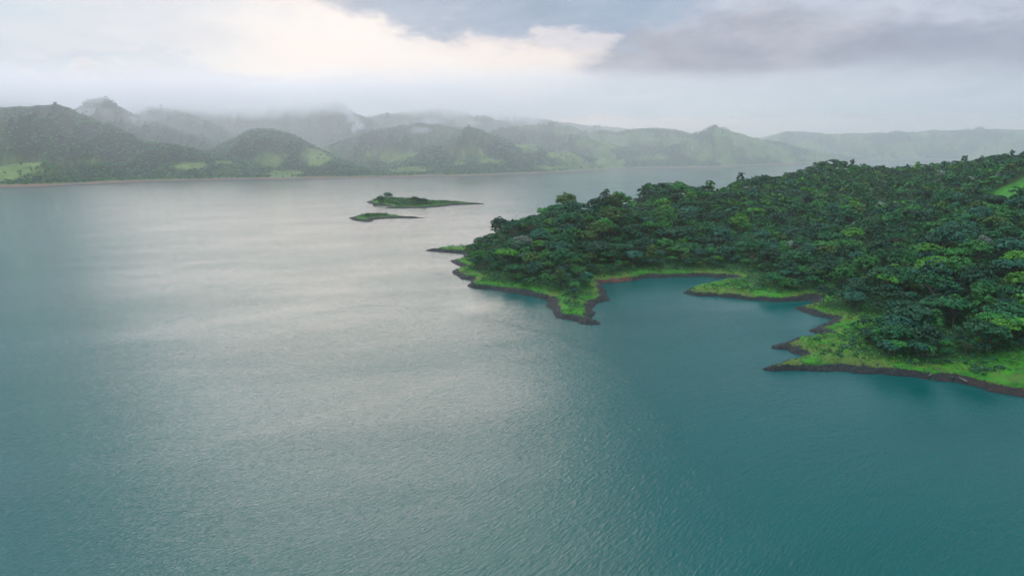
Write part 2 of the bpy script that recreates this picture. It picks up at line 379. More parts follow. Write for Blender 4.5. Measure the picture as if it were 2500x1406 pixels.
# clearings (photo outlines laid on the ground)
clear_polys = [np.array([at_z(px, py, zz) for px, py in pts]) for zz, pts in [
 (3, [(1000,592),(1145,592),(1145,626),(1000,626)]),
 (6, [(1850,915),(1941,822),(2000,802),(2050,770),(2120,755),(2135,790),(2100,820),(2090,850),(2180,868),(2290,880),(2420,868),(2540,866),(2700,900),(2700,1010)]),
 (5, [(1640,725),(1700,690),(1790,682),(1835,690),(1900,708),(1990,716),(1990,745)]),
 (6, [(1935,760),(1955,738),(1985,728),(2015,745),(2060,765),(2010,785)]),
 (6, [(1100,705),(1115,668),(1135,676),(1160,683),(1200,689),(1290,700),(1340,712),(1375,742),(1400,738),(1450,752),(1480,800),(1340,800)]),
 (4, [(1460,700),(1540,674),(1600,670),(1720,664),(1800,671),(1800,690)]),
 (62, [(2370,474),(2440,446),(2560,440),(2560,466),(2450,478)]),
 (25, [(2280,560),(2300,540),(2330,560),(2310,585)])]]
def treeless(P, dj):
    c = np.full(len(P), -1e9)
    for cp in clear_polys: c = np.maximum(c, sdist(P, cp))
    return c
tl = treeless(P, dj)
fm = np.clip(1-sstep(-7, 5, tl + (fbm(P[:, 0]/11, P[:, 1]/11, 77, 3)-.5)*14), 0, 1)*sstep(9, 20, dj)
wvn = .25+1.5*fbm(P[:, 0]/26, P[:, 1]/26, 14, 3)
bk = 1-sstep(.45, 1.15, dj/(7.4*wvn))
cxr = at_z(1515, 689)
redm = np.exp(-((P[:, 0]-cxr[0])**2+(P[:, 1]-cxr[1])**2)/22**2)
c2 = at_z(2480, 965); redm = np.maximum(redm, .22*np.exp(-((P[:, 0]-c2[0])**2+(P[:, 1]-c2[1])**2)/30**2))
V3 = lambda P, z: np.c_[P, z]
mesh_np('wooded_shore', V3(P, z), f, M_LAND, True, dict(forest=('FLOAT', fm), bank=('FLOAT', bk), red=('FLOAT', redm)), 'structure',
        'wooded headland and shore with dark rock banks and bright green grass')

# islands
isl1 = PZ([(893,493.5),(909.6,499),(932,502.2),(953,505),(945,507.5),(933.6,509.7),(964,509),(1012,508.4),(1044,507.2),(1079,504.6),(1108,501.3),(1145,499.5),(1172,498.5),(1185,498),(1165,497),(1140,496.2),(1092,494),(1050,492),(1000,490),(950,488),(916,489)])
isl2 = PZ([(853.6,533),(862,536),(856,537.5),(881,541),(895,542.5),(914.4,540.5),(908,537),(932,534.8),(964,533.3),(1020,532.8),(1041,532.4),(1005,531),(975,528.6),(950,525),(915,523),(885,525),(868,529)])
def isl_ctrl(lst): return [(*at_z(px, py, zz), zz) for px, py, zz in lst]
c1 = isl_ctrl([(938,484,11),(925,489,7),(965,491,7),(1000,492,5.5),(1035,493,5.),(1070,497,3.5)])
c2_ = isl_ctrl([(905,517,14),(925,519,12),(945,524,8),(888,526,8),(965,529,3.5)])
isl_data = []
for nm, poly, cc, azr, dr, lab in (('far_island', isl1, c1, (-12.6, -2.2), (1150, 1420), 'long low island with dark rock shore and a row of small trees'),
                                   ('humped_island', isl2, c2_, (-14, -6.8), (1000, 1190), 'small humped island with a rocky nose and thin tail of gravel')):
    poly = np.array(poly)
    Pi, zi, di, fi, hf, _ = build_land(nm, poly, cc, azr, 420, dr, 260, 2.2, 8., 31, '', blend=24)
    mesh_np(nm, V3(Pi, zi), fi, M_LAND, True, dict(forest=('FLOAT', sstep(14, 24, di)*.75), bank=('FLOAT', 1-sstep(6, 12, di)), red=('FLOAT', di*0)), 'structure', lab)
    isl_data.append((poly, hf, Pi, zi, di))

# ------------------------------------------------------------------ far hills: ridge lines laid out in depth
def sh(px, py): return (px-CX), at_z(px, py)[1]
shore_far = [(-1200,470),(-300,462),(0,458),(100,457),(300,447),(550,440.5),(850,436.5),(1000,434),(1075,431),(1090,432.5),(1150,431),(1250,427),(1330,424),(1400,420.5),(1500,414),(1600,411),(1780,410),(1800,406),(1850,404.5),(1930,402),(2000,400),(2060,396),(2108,392),(2125,390),(2300,390),(2500,391),(3600,391)]
sf_t = np.array([at_z(px, py)[0]/at_z(px, py)[1] for px, py in shore_far]); sf_d = np.array([at_z(px, py)[1] for px, py in shore_far])
RIDGES = [  # (front width, back width, [(px, py, depth)])
 (430, 500, [(-900,262,2500),(-300,250,2500),(0,266,2500),(60,262,2500),(137,251,2550),(170,262,2550),(200,284,2500),(270,300,2450),(313,322,2400),(350,345,2350),(420,352,2350),(500,366,2350),(580,384,2350),(660,405,2350),(740,428,2400)]),
 (170, 200, [(-500,392,2010),(-100,394,2010),(0,397,2010),(50,388,2010),(95,384,2010),(125,391,2010),(160,412,2020),(200,436,2050)]),
 (600, 500, [(-900,245,3400),(60,262,3400),(100,270,3400),(150,282,3300),(200,258,3200),(215,242,3200),(245,236,3200),(270,246,3200),(300,268,3150),(350,291,3100),(400,308,3050),(450,325,3000),(560,350,3000),(700,380,3000)]),
 (500, 500, [(-900,235,4200),(0,240,4200),(30,238,4200),(60,250,4200),(110,262,4200),(200,275,4200)]),
 (700, 500, [(250,300,3900),(330,282,3900),(370,263,3900),(400,262,3900),(430,271,3900),(480,286,3800),(520,302,3700),(560,322,3600),(650,350,3600)]),
 (900, 700, [(300,262,4800),(400,252,4800),(500,250,4800),(530,254,4700),(560,268,4700),(600,262,4700),(640,270,4700),(700,262,4600),(750,254,4500),(830,254,4400),(860,276,4300),(900,291,4200),(930,311,4100),(990,335,4100)]),
 (330, 300, [(480,392,2620),(533,352,2620),(576,334,2640),(600,318,2640),(625,314,2640),(666,318,2640),(720,331,2640),(763,352,2620),(810,372,2600),(870,400,2560),(950,425,2500)]),
 (150, 180, [(745,418,2360),(772,397,2360),(800,380,2370),(817,374,2370),(840,386,2370),(864,393,2370),(900,404,2370),(960,414,2370),(1010,426,2400)]),
 (600, 500, [(700,390,3100),(760,368,3100),(836,345,3100),(890,323,3150),(962,311,3200),(1000,304,3250),(1030,295,3300),(1070,304,3300),(1124,313,3300),(1200,340,3300),(1300,365,3300)]),
 (520, 400, [(900,412,2900),(980,375,2900),(1040,352,2950),(1117,320,3000),(1142,308,3000),(1174,314,3000),(1214,331,2980),(1268,349,2960),(1340,365,2950),(1412,370,2950),(1484,392,2950),(1560,408,2980)]),
 (420, 300, [(940,425,2560),(1000,404,2600),(1080,396,2620),(1180,386,2660),(1260,392,2700),(1380,402,2760),(1480,412,2900)]),
 (620, 500, [(1150,335,3700),(1225,314,3700),(1250,312,3700),(1304,318,3700),(1354,325,3700),(1412,331,3700),(1466,345,3650),(1520,356,3600),(1600,376,3600),(1700,392,3600)]),
 (700, 500, [(1180,330,4300),(1225,312,4300),(1268,307,4300),(1304,306,4300),(1335,302,4300),(1347,298,4300),(1360,299,4300),(1376,305,4300),(1412,314,4300),(1455,322,4300),(1512,322,4200),(1556,315,4100),(1610,312,4100),(1640,316,4100),(1664,322,4100),(1700,332,4100),(1760,345,4100)]),
 (900, 700, [(950,275,5200),(1050,262,5200),(1110,262,5200),(1131,268,5200),(1153,285,5200),(1185,285,5200),(1214,295,5200),(1260,306,5200),(1350,318,5200)]),
 (900, 700, [(1150,275,6400),(1230,276,6400),(1300,286,6400),(1400,300,6400),(1520,312,6400),(1700,324,6400),(1800,330,6400)]),
 (560, 500, [(1600,372,3600),(1640,345,3700),(1683,329,3750),(1722,318,3750),(1742,307,3750),(1769,313,3750),(1802,322,3750),(1852,336,3800),(1906,349,3900),(1960,361,4000),(2032,374,4200),(2085,387,4420),(2104,391,4480)]),
 (280, 250, [(1480,405,3250),(1540,394,3330),(1620,390,3350),(1700,392,3350),(1780,400,3300)]),
 (1000, 700, [(1750,345,5700),(1870,334,5700),(1913,320,5700),(1960,319,5700),(2032,325,5700),(2133,323,5600),(2160,320,5500),(2210,322,5500),(2284,317,5500),(2350,316,5500),(2439,312,5500),(2520,316,5500),(2700,310,5500),(3000,318,5500),(3500,310,5500)]),
]
def hills_h(P):
    X, Y = P[:, 0], P[:, 1]; t = X/Y
    wob = (fbm(X/260, Y/260, 3, 3)-.5)
    Dsh = np.interp(t, sf_t, sf_d); ds = Y-Dsh + (fbm(X/70, Y/70, 51, 4)-.5)*46
    H = np.full(len(P), -50.)
    for k, (wf, wb, pts) in enumerate(RIDGES):
        q = [at_y(*p) for p in pts]; tt = np.array([a[0]/a[1] for a in q]); zz = np.array([a[2] for a in q])-7; dd = np.array([a[1] for a in q])
        zc = np.interp(t, tt, zz, left=-60, right=-60); Dc = np.interp(t, tt, dd)
        # soften the open ends
        zc = np.where(t < tt[0], zz[0]-(tt[0]-t)*1200, np.where(t > tt[-1], zz[-1]-(t-tt[-1])*1200, zc))
        s = (Dc-Y)
        u = np.clip(s/wf, 0, 2); prof = np.where(s > 0, (1-np.clip(u, 0, 1))**1.15*(1-.0*u), 1-np.clip(-s/wb, 0, 1)**1.6)
        spur = ridged(X/115 + wob*1.6 + k*7, Y/300 + k*3, 60+k, 4)
        base = 5
        h = base + (zc-base)*np.clip(prof + (spur-.62)*1.5*np.sin(np.pi*np.clip(u, 0, 1))**.8*(s > 0), 0, 1.0)
        H = np.maximum(H, h)
    H = np.maximum(H, 5) + (fbm(X/110, Y/110, 5, 4)-.5)*24*sstep(10, 60, H)
    k = sstep(30, 230, ds)
    low = np.where(ds < 0, ds*.06, np.minimum(ds*.07, 6))
    return np.maximum(low*(1-k) + H*k, -2.5), ds
azs = np.radians(np.linspace(-50, 50, 1000)); dss = np.exp(np.linspace(math.log(1650), math.log(7200), 420))
A, D = np.meshgrid(azs, dss); P = np.c_[(np.tan(A)*D).ravel(), D.ravel()]
hz, hds = hills_h(P)
PAST = [(60,415,110,34),(775,382,40,28),(655,392,36,18),(700,425,60,9),(545,398,40,8),(960,385,70,26),(925,372,40,14),(1120,395,26,10),(1000,415,60,9),(1140,372,50,14),(1190,395,34,10),(1290,360,40,16),
 (1370,380,40,12),(1440,352,50,16),(1500,345,36,20),(1560,335,40,14),(1640,345,50,16),(1690,362,50,20),(1720,365,30,28),(1780,372,26,24),(1800,350,60,12),(1880,372,60,16),(1990,385,60,10),(2200,362,80,14),(2100,352,60,12),(2320,352,80,16),(2450,360,80,12),(1340,410,40,8),(1480,398,40,8),(1600,385,60,8),(470,405,40,10),(230,395,40,10)]
def pasture(P, z):
    px, py = to_px(P[:, 0], P[:, 1], z); m = np.zeros(len(P))
    warp = (fbm(P[:, 0]/80, P[:, 1]/80, 91, 4)-.5)*1.5
    for (a, b, sx, sy) in PAST: m = np.maximum(m, 1-sstep(.5, 1.15, np.hypot((px-a)/sx, (py-b)/sy)+warp))
    right = sstep(1150, 1600, px)
    m = np.maximum(m, sstep(.60-.08*right, .66-.08*right, fbm(P[:, 0]/150, P[:, 1]/240, 14, 4))*(.35+.65*right))
    return m
pm = pasture(P, hz)
f = grid_faces(420, 1000); kp = hds > -60; f = f[kp[f].any(1)]
used = np.unique(f); remap = np.full(len(P), -1); remap[used] = np.arange(len(used))
mesh_np('hills', V3(P[used], hz[used]), remap[f], M_HILL, True, dict(forest=('FLOAT', 1-pm[used])), 'structure', 'misty forested hills with pasture clearings beyond the lake')

# ------------------------------------------------------------------ foliage generators
def unit(v): return v/(np.linalg.norm(v, axis=1, keepdims=True)+1e-9)
def leaf_quads(C, N, size, rng, stretch=1.5):
    n = len(C); T = unit(np.cross(N, unit(rng.normal(size=(n, 3))))); B = np.cross(N, T)
    s = size*rng.uniform(.6, 1.25, (n, 1)); a = T*s*stretch*.5; b = B*s*.5
    lift = N*s*.16
    V = np.stack([C-a-lift, C+b+lift*.5, C+a-lift, C-b+lift*.5], 1)
    return V.reshape(-1, 3)
def crown_points(kind, rng, nl, nsub, nleaf):
    """lobes > sub-clumps > leaf clusters; returns centres and normals, unit crown radius about 1, z from 0 (crown base)"""
    C, N = [], []
    for i in range(nl):
        if kind == 'umbrella':
            a = i*2.4+rng.uniform(0, .6); r = math.sqrt((i+.5)/nl)*.78; c = np.array([math.cos(a)*r, math.sin(a)*r, .52-.30*r*r+rng.uniform(-.07, .07)]); rad = np.array([.40, .40, .17])*rng.uniform(.8, 1.2)
        elif kind == 'round':
            a = i*2.4+rng.uniform(0, .6); r = math.sqrt((i+.5)/nl)*.66; c = np.array([math.cos(a)*r, math.sin(a)*r, .62-.62*r*r+rng.uniform(-.1, .1)]); rad = np.array([.42, .42, .33])*rng.uniform(.75, 1.2)
        elif kind == 'tall':
            a = i*2.4; r = .34*rng.uniform(.5, 1.2); c = np.array([math.cos(a)*r, math.sin(a)*r, .15+1.25*(i+.5)/nl]); rad = np.array([.40, .40, .32])*rng.uniform(.8, 1.15)*(1.1-.35*(i/nl))
        else:   # sparse
            a = i*2.4; r = math.sqrt((i+.5)/nl)*.85; c = np.array([math.cos(a)*r, math.sin(a)*r, .75-.45*r+rng.uniform(-.15, .15)]); rad = np.array([.22, .22, .12])*rng.uniform(.7, 1.2)
        g = rng.normal(size=(nsub, 3)); g[:, 2] = np.abs(g[:, 2])*1.1-.35; g = unit(g)
        sub = c + g*rad
        for s_, gn in zip(sub, g):
            q = rng.normal(size=(nleaf, 3)); q[:, 2] = np.abs(q[:, 2])*1.2-.2; q = unit(q)
            sr = .30*rad[0]*rng.uniform(.8, 1.4)
            C.append(s_ + q*np.array([sr, sr, sr*.55])*rng.uniform(.7, 1.05, (nleaf, 1)))
            N.append(unit(q*.7 + gn*.5 + np.array([0, 0, .45]) + rng.normal(size=(nleaf, 3))*.33))
    return np.concatenate(C), np.concatenate(N)
def tube(pts, r0, r1, sides=7):
    pts = np.array(pts, float); n = len(pts); V = []; Fc = []
    for i, p in enumerate(pts):
        d = pts[min(i+1, n-1)]-pts[max(i-1, 0)]; d /= np.linalg.norm(d)+1e-9
        a = np.cross(d, [1, .13, .2]); a /= np.linalg.norm(a); b = np.cross(d, a); r = r0+(r1-r0)*i/(n-1)
        for k in range(sides):
            th = 2*math.pi*k/sides; V.append(p + (a*math.cos(th)+b*math.sin(th))*r)
    for i in range(n-1):
        for k in range(sides): Fc.append((i*sides+k, i*sides+(k+1) % sides, (i+1)*sides+(k+1) % sides, (i+1)*sides+k))
    return np.array(V), np.array(Fc)
def merge(parts):
    V, Fc, o = [], [], 0
    for v, f_ in parts: V.append(v); Fc.append(f_+o); o += len(v)
    return np.concatenate(V), np.concatenate(Fc)
def make_tree_mesh(kind, seed, R_=7.7, H_=14.):
    """returns trunk mesh and crown mesh data; crown radius R_, crown base at about 40 % of H_"""
    rng = np.random.default_rng(seed)
    nl = {'umbrella': 11, 'round': 10, 'tall': 8, 'sparse': 14}[kind]
    C, N = crown_points(kind, rng, nl, 15 if kind != 'sparse' else 7, 13 if kind != 'sparse' else 7)
    base = H_*.42; C = C*R_ + np.array([0, 0, base])
    CV = leaf_quads(C, N, .82, rng); CF = np.arange(len(CV)).reshape(-1, 4)
    lean = rng.uniform(-.6, .6, 2); parts = []
    topz = base+R_*.35
    tp = [(0, 0, -1.5), (lean[0]*.3, lean[1]*.3, base*.4), (lean[0], lean[1], base), (lean[0]*1.3, lean[1]*1.3, topz)]
    parts.append(tube(tp, .45, .16, 8))
    for i in range(9 if kind == 'sparse' else 6):
        a = i*2.4+rng.uniform(0, .8); rr = R_*rng.uniform(.55, .85); z0 = base*rng.uniform(.65, 1.05)
        e = np.array([math.cos(a)*rr, math.sin(a)*rr, base+R_*rng.uniform(.2, .45)]); s = np.array([lean[0]*.8, lean[1]*.8, z0])
        mid = s*.5+e*.5+np.array([0, 0, R_*.1]); parts.append(tube([s, mid, e], .17, .05, 5))
        e2 = mid + np.array([math.cos(a+.8)*rr*.4, math.sin(a+.8)*rr*.4, R_*.28]); parts.append(tube([mid, e2], .09, .03, 5))
    TV, TF = merge(parts)
    return (TV, TF), (CV, CF)
def mesh_only(name, V, Fc, mat):
    o = mesh_np(name, V, Fc, mat); me = o.data; bpy.data.objects.remove(o); return me

PAL = {  # leaf reflectance
 'dark green': (.009,.078,.040), 'deep green': (.010,.118,.042), 'mid green': (.030,.190,.040), 'blue green': (.016,.120,.078), 'olive green': (.050,.130,.028),
 'bright green': (.058,.230,.020), 'silvery': (.17,.24,.21), 'brownish green': (.085,.085,.045)}
PALN = list(PAL); PALW = np.array([.25,.27,.22,.155,.05,.045,.008,.002]); PALW /= PALW.sum()

# ------------------------------------------------------------------ tree placement on the near shore
rng = np.random.default_rng(5)
def scatter(xr, yr, step, seed):
    g = np.random.default_rng(seed); xs = np.arange(xr[0], xr[1], step); ys = np.arange(yr[0], yr[1], step*.9)
    X, Y = np.meshgrid(xs, ys); X = X + (np.arange(len(ys)) % 2)[:, None]*step*.5
    return np.c_[(X+g.uniform(-.38, .38, X.shape)*step).ravel(), (Y+g.uniform(-.38, .38, X.shape)*step).ravel()]
T = scatter((-130, 1900), (330, 2300), 8.8, 4)
T = T[(T[:, 0]/T[:, 1] > -.15) & ((T[:, 0]/T[:, 1] < .80) | ((T[:, 0]/T[:, 1] < 1.2) & (T[:, 1] < 1000)))]
zT, djT = near_h(T, False)
c = treeless(T, djT)
m = (djT > 9 + 9*fbm(T[:, 0]/25, T[:, 1]/25, 8, 2)) & (c < -1.5+(fbm(T[:, 0]/12, T[:, 1]/12, 9, 2)-.5)*10)
gap = fbm(T[:, 0]/26, T[:, 1]/26, 40, 3); m &= gap > .27
T, zT, djT = T[m], zT[m], djT[m]
size = rng.uniform(.55, 1.0, len(T))**1.2*rng.choice([.7, 1., 1.4, 1.85], len(T), p=[.36, .34, .2, .1])*(.72+.28*sstep(14, 50, djT))*.95*(1-.16*sstep(900, 1300, T[:, 1]))
px, py = to_px(T[:, 0], T[:, 1], zT+8*size)
kinds = rng.choice(['umbrella', 'round', 'tall', 'sparse'], len(T), p=[.36, .50, .09, .05])
patch = fbm(T[:, 0]/70, T[:, 1]/70, 60, 3)
cols = rng.choice(PALN, len(T), p=PALW)
infr = (px > -10) & (px < 2510) & (py > 330) & (py < 990)
dist = np.hypot(T[:, 0], T[:, 1])
score = np.where(infr, size/dist, 0)
order = np.argsort(-score); N_NEAR = 286
single = order[:N_NEAR]
stuff_idx = np.setdiff1d(np.arange(len(T)), single)

# the forest behind the 300 nearest, one joined object
def forest_mesh(T, z, size, kinds, cols, lod, seed, R_=7.7, H_=14.):
    g = np.random.default_rng(seed); lib = {}
    nl, ns, nf, ls = lod
    for kd in ('umbrella', 'round', 'tall', 'sparse'):
        for v in range(4):
            C, N = crown_points(kd, g, nl, ns, nf); C = C*R_+np.array([0, 0, H_*.42]); lib[kd, v] = leaf_quads(C, N, ls, g)
    Vs, Cs = [], []
    for i in range(len(T)):
        q = lib[kinds[i], g.integers(4)]; a = g.uniform(0, 6.283); ca, sa = math.cos(a), math.sin(a); s = size[i]; sz = s*g.uniform(.82, 1.15)
        v = np.empty_like(q); v[:, 0] = (q[:, 0]*ca-q[:, 1]*sa)*s+T[i, 0]; v[:, 1] = (q[:, 0]*sa+q[:, 1]*ca)*s+T[i, 1]; v[:, 2] = q[:, 2]*sz+z[i]
        Vs.append(v); col = np.array(PAL[cols[i]])*g.uniform(.75, 1.3); Cs.append(np.tile(np.r_[col, 1], (len(v), 1)))
    return np.concatenate(Vs), np.concatenate(Cs)
VV, CC = [], []
for lo, hi, lod in ((0, 820, (9, 8, 5, 1.5)), (820, 1250, (8, 5, 4, 2.1)), (1250, 9999, (7, 4, 2, 3.0))):
    ii = stuff_idx[(dist[stuff_idx] >= lo) & (dist[stuff_idx] < hi)]
    if len(ii):
        v, c_ = forest_mesh(T[ii], zT[ii], size[ii], kinds[ii], cols[ii], lod, lo+1); VV.append(v); CC.append(c_)
VV = np.concatenate(VV); CC = np.concatenate(CC)
print('near trees', len(T), 'forest quads', len(VV)//4)
mesh_np('forest', VV, np.arange(len(VV)).reshape(-1, 4), M_LEAF, False, dict(tint=('FLOAT_COLOR', CC)), 'stuff', 'dense rainforest canopy covering the ridges behind the nearest trees')

# the single trees
NV = 4
protos = {}
for kd in ('umbrella', 'round', 'tall', 'sparse'):
    for v in range(NV):
        (TV, TF), (CV, CF) = make_tree_mesh(kd, hash_seed := (len(kd)*100+v))
        protos[kd, v] = (mesh_only('trunk', TV, TF, M_BARK), mesh_only('crown', CV, CF, M_LEAF_OBJ))
def place_tree(x, y, z, s, kd, colname, label, group, r, jitter=1.):
    o = bpy.data.objects.new({'umbrella': 'umbrella_tree', 'round': 'round_crowned_tree', 'tall': 'tall_tree', 'sparse': 'open_crowned_tree'}[kd], None)
    COL.objects.link(o); o.location = (x, y, z); o.rotation_euler = (0, 0, r.uniform(0, 6.283)); o.scale = (s, s, s*r.uniform(.88, 1.22))
    o['label'] = label; o['category'] = 'tree'; o['group'] = group
    tm, cm = protos[kd, r.integers(NV)]
    a = bpy.data.objects.new('trunk', tm); b = bpy.data.objects.new('crown', cm)
    k = r.uniform(.8, 1.25)
    b.color = (*[c*k for c in PAL[colname]], 1)
    for q in (a, b): COL.objects.link(q); q.parent = o
    return o
SHAPE = {'umbrella': 'flat-topped', 'round': 'round-crowned', 'tall': 'tall narrow', 'sparse': 'thinly leaved'}
def region(px, py):
    if px < 1530 and py > 470: return 'headland', 'trees on the left headland'
    if px < 1990 and py < 700: return 'cove', 'trees around the sheltered cove'
    if px < 2130: return 'bay', 'trees above the small bays'
    return 'near slope', 'trees on the near right slope'
PLACE = {'headland': 'on the left wooded headland', 'cove': 'behind the sheltered cove', 'bay': 'above the small rocky bays', 'near slope': 'on the near right-hand slope'}
groups = {}
for i in single:
    rg, gp = region(px[i], py[i]); groups.setdefault((rg, gp, kinds[i], cols[i]), []).append(i)
NUM = 'second third fourth fifth sixth seventh eighth ninth tenth eleventh twelfth thirteenth fourteenth fifteenth sixteenth seventeenth eighteenth nineteenth twentieth'.split()
def ordinal(j, n): return (['leftmost']+[k+' from left' for k in NUM])[j] if j < 20 else (['rightmost']+[k+' from right' for k in NUM])[min(n-1-j, 19)]
rr = np.random.default_rng(12)
for (rg, gp, kd, cn), lst in groups.items():
    lst.sort(key=lambda i: px[i]); n = len(lst)
    for j, i in enumerate(lst):
        if n == 1: lab = f'the only {SHAPE[kd]} {cn} tree {PLACE[rg]}'
        else: lab = f'{SHAPE[kd]} {cn} tree {PLACE[rg]}, {ordinal(j, n)} of its look'
        place_tree(T[i, 0], T[i, 1], zT[i]-.4, size[i], kd, cn, lab, gp, rr)
# trees on the far island
poly, hf, *_ = isl_data[0]
for (pxx, pyy, s, kd, cn, lab) in [(928,486,.72,'round','dark green','round bushy tree at the left end of the long island'),(945,482,.75,'round','blue green','tall bushy tree on the hump of the long island'),
   (952,483,.55,'round','dark green','dark tree beside the hump of the long island'),(1014,488,.8,'round','dark green','dark bushy tree, tallest in the middle of the long island'),
   (1026,489,.7,'round','dark green','dark bushy tree right of the tallest island tree'),(1036,490,.6,'round','dark green','small dark tree at the right end of the island trees'),
   (968,489,.42,'round','mid green','low tree just right of the hump of the long island'),(916,490,.42,'round','dark green','lowest tree near the rocky left nose of the long island')]:
    x, y = at_z(pxx, pyy+7, 5.); zz, _d = hf(np.array([[x, y]]), False)
    place_tree(x, y, zz[0]-5.0*s, s*1.5, kd, cn, lab, 'trees on the long island', rr)

# ------------------------------------------------------------------ undergrowth, grass, rocks
def scatter_leaf_mounds(name, P, z, rad, cols, nleaf, ls, seed, label, flat=.6, mat=M_LEAF):
    g = np.random.default_rng(seed); n = len(P)
    q = g.normal(size=(n, nleaf, 3)); q[..., 2] = np.abs(q[..., 2])*1.1-.1; q /= np.linalg.norm(q, axis=2, keepdims=True)
    C = np.c_[P, z][:, None, :] + q*(rad[:, None, None]*np.array([1, 1, flat]))*g.uniform(.55, 1., (n, nleaf, 1))
    N = q*.8+np.array([0, 0, .5])+g.normal(size=q.shape)*.35
    C = C.reshape(-1, 3); N = unit(N.reshape(-1, 3))
    V = leaf_quads(C, N, ls, g); col = np.repeat(np.c_[cols, np.ones(n)], nleaf*4, 0)
    return mesh_np(name, V, np.arange(len(V)).reshape(-1, 4), mat, False, dict(tint=('FLOAT_COLOR', col)), 'stuff', label)
S = scatter((-130, 560), (330, 860), 2.5, 21)
S = S[(S[:, 0]/S[:, 1] > -.15) & (S[:, 0]/S[:, 1] < .78)]
zS, dS = near_h(S, False); tS = treeless(S, dS); g = np.random.default_rng(3)
nz = fbm(S[:, 0]/13, S[:, 1]/13, 71, 3); nz2 = fbm(S[:, 0]/5, S[:, 1]/5, 72, 2)
pS = to_px(S[:, 0], S[:, 1], zS)
shrub = (dS > 11) & ((tS < 3) | ((nz > .44)))
shrub &= g.uniform(size=len(S)) < np.where(tS < 3, .7, .35+.45*sstep(12, 35, dS))
PS, zz, tt = S[shrub], zS[shrub], tS[shrub]
rad = g.uniform(.7, 2.0, len(PS))*(1+.6*(nz[shrub] > .54))*(1+.7*((nz[shrub] > .57) & (tt > 3)))
cs = np.array([PAL['mid green'], (.03,.15,.03), (.065,.20,.02), PAL['deep green'], (.02,.10,.05)])[g.choice(5, len(PS), p=[.25, .25, .1, .25, .15])]*g.uniform(.7, 1.2, (len(PS), 1))
scatter_leaf_mounds('undergrowth', PS, zz, rad, cs, 9, .8, 31, 'tangled green shrubs and vines covering the slope below the trees', .75)
G = scatter((-130, 420), (330, 700), 1.35, 23); G = G[(G[:, 0]/G[:, 1] > -.15) & (G[:, 0]/G[:, 1] < .78)]
zG, dG = near_h(G, False); tG = treeless(G, dG); g = np.random.default_rng(9)
nz = fbm(G[:, 0]/9, G[:, 1]/9, 73, 3)
gm = (dG > 7.5+3*g.uniform(size=len(G))) & (dG < 60) & ((tG > -6) | (dG < 20)) & (g.uniform(size=len(G)) < .55)
G, zG, dG, nz = G[gm], zG[gm], dG[gm], nz[gm]
base = np.array([.034,.250,.008]); yl = np.array([.18,.275,.035]); dk = np.array([.008,.085,.014])
k = sstep(.60, .70, nz + .08*(1-sstep(9, 20, dG)))[:, None]; kd_ = sstep(.46, .38, nz)[:, None] if False else (1-sstep(.40, .50, nz))[:, None]
cs = (base*(1-k)+yl*k)*(1-kd_)+dk*kd_
scatter_leaf_mounds('grass', G, zG-.05, g.uniform(.35, .8, len(G)), cs*g.uniform(.8, 1.2, (len(G), 1)), 4, .5, 33, 'bright green and straw coloured grass tufts along the banks', .8)
B = scatter((-130, 420), (330, 800), 4.2, 91); B = B[(B[:, 0]/B[:, 1] > -.15) & (B[:, 0]/B[:, 1] < .9)]
zB, dB = near_h(B, False); tB = treeless(B, dB); g = np.random.default_rng(19); nb = fbm(B[:, 0]/16, B[:, 1]/16, 95, 3)
bm = (dB > 11) & (tB > -4) & (g.uniform(size=len(B)) < np.clip((nb-.36)*2.6, 0, .75)*(.25+.75*sstep(12, 26, dB)))
B, zB = B[bm], zB[bm]
cs = np.array([PAL['deep green'], (.02,.15,.03), (.05,.21,.02), PAL['blue green']])[g.choice(4, len(B), p=[.35, .3, .2, .15])]*g.uniform(.75, 1.2, (len(B), 1))
scatter_leaf_mounds('shrub_thicket', B, zB+.2, g.uniform(1.1, 2.7, len(B)), cs, 46, .75, 37, 'leafy bushes dotted over the grassy slopes beside the coves', .85)
# island scrub
for nm, (poly, hf, Pi, zi, di), seed, lab in (('island_scrub', isl_data[0], 5, 'green scrub covering the long island'), ('island_scrub', isl_data[1], 6, 'dark green scrub covering the humped island')):
    g = np.random.default_rng(seed); b0, b1 = poly.min(0), poly.max(0)
    Q = scatter((b0[0], b1[0]), (b0[1], b1[1]), 3.0, seed); zq, dq = hf(Q, False); mm = (dq > 12+4*g.uniform(size=len(Q)))
    Q, zq = Q[mm], zq[mm]; ch = g.choice(4, len(Q), p=[.3, .3, .25, .15])
    n_ = fbm(Q[:, 0]/12, Q[:, 1]/12, seed, 2)
    cs = np.array([PAL['dark green'], PAL['deep green'], PAL['mid green'], (.06,.20,.015)])[ch]*g.uniform(.8, 1.2, (len(Q), 1))
    scatter_leaf_mounds(nm, Q, zq, g.uniform(1.6, 3.2, len(Q))*(1+.7*(n_ > .53)), cs, 10, 1.5, seed+50, lab, .8)
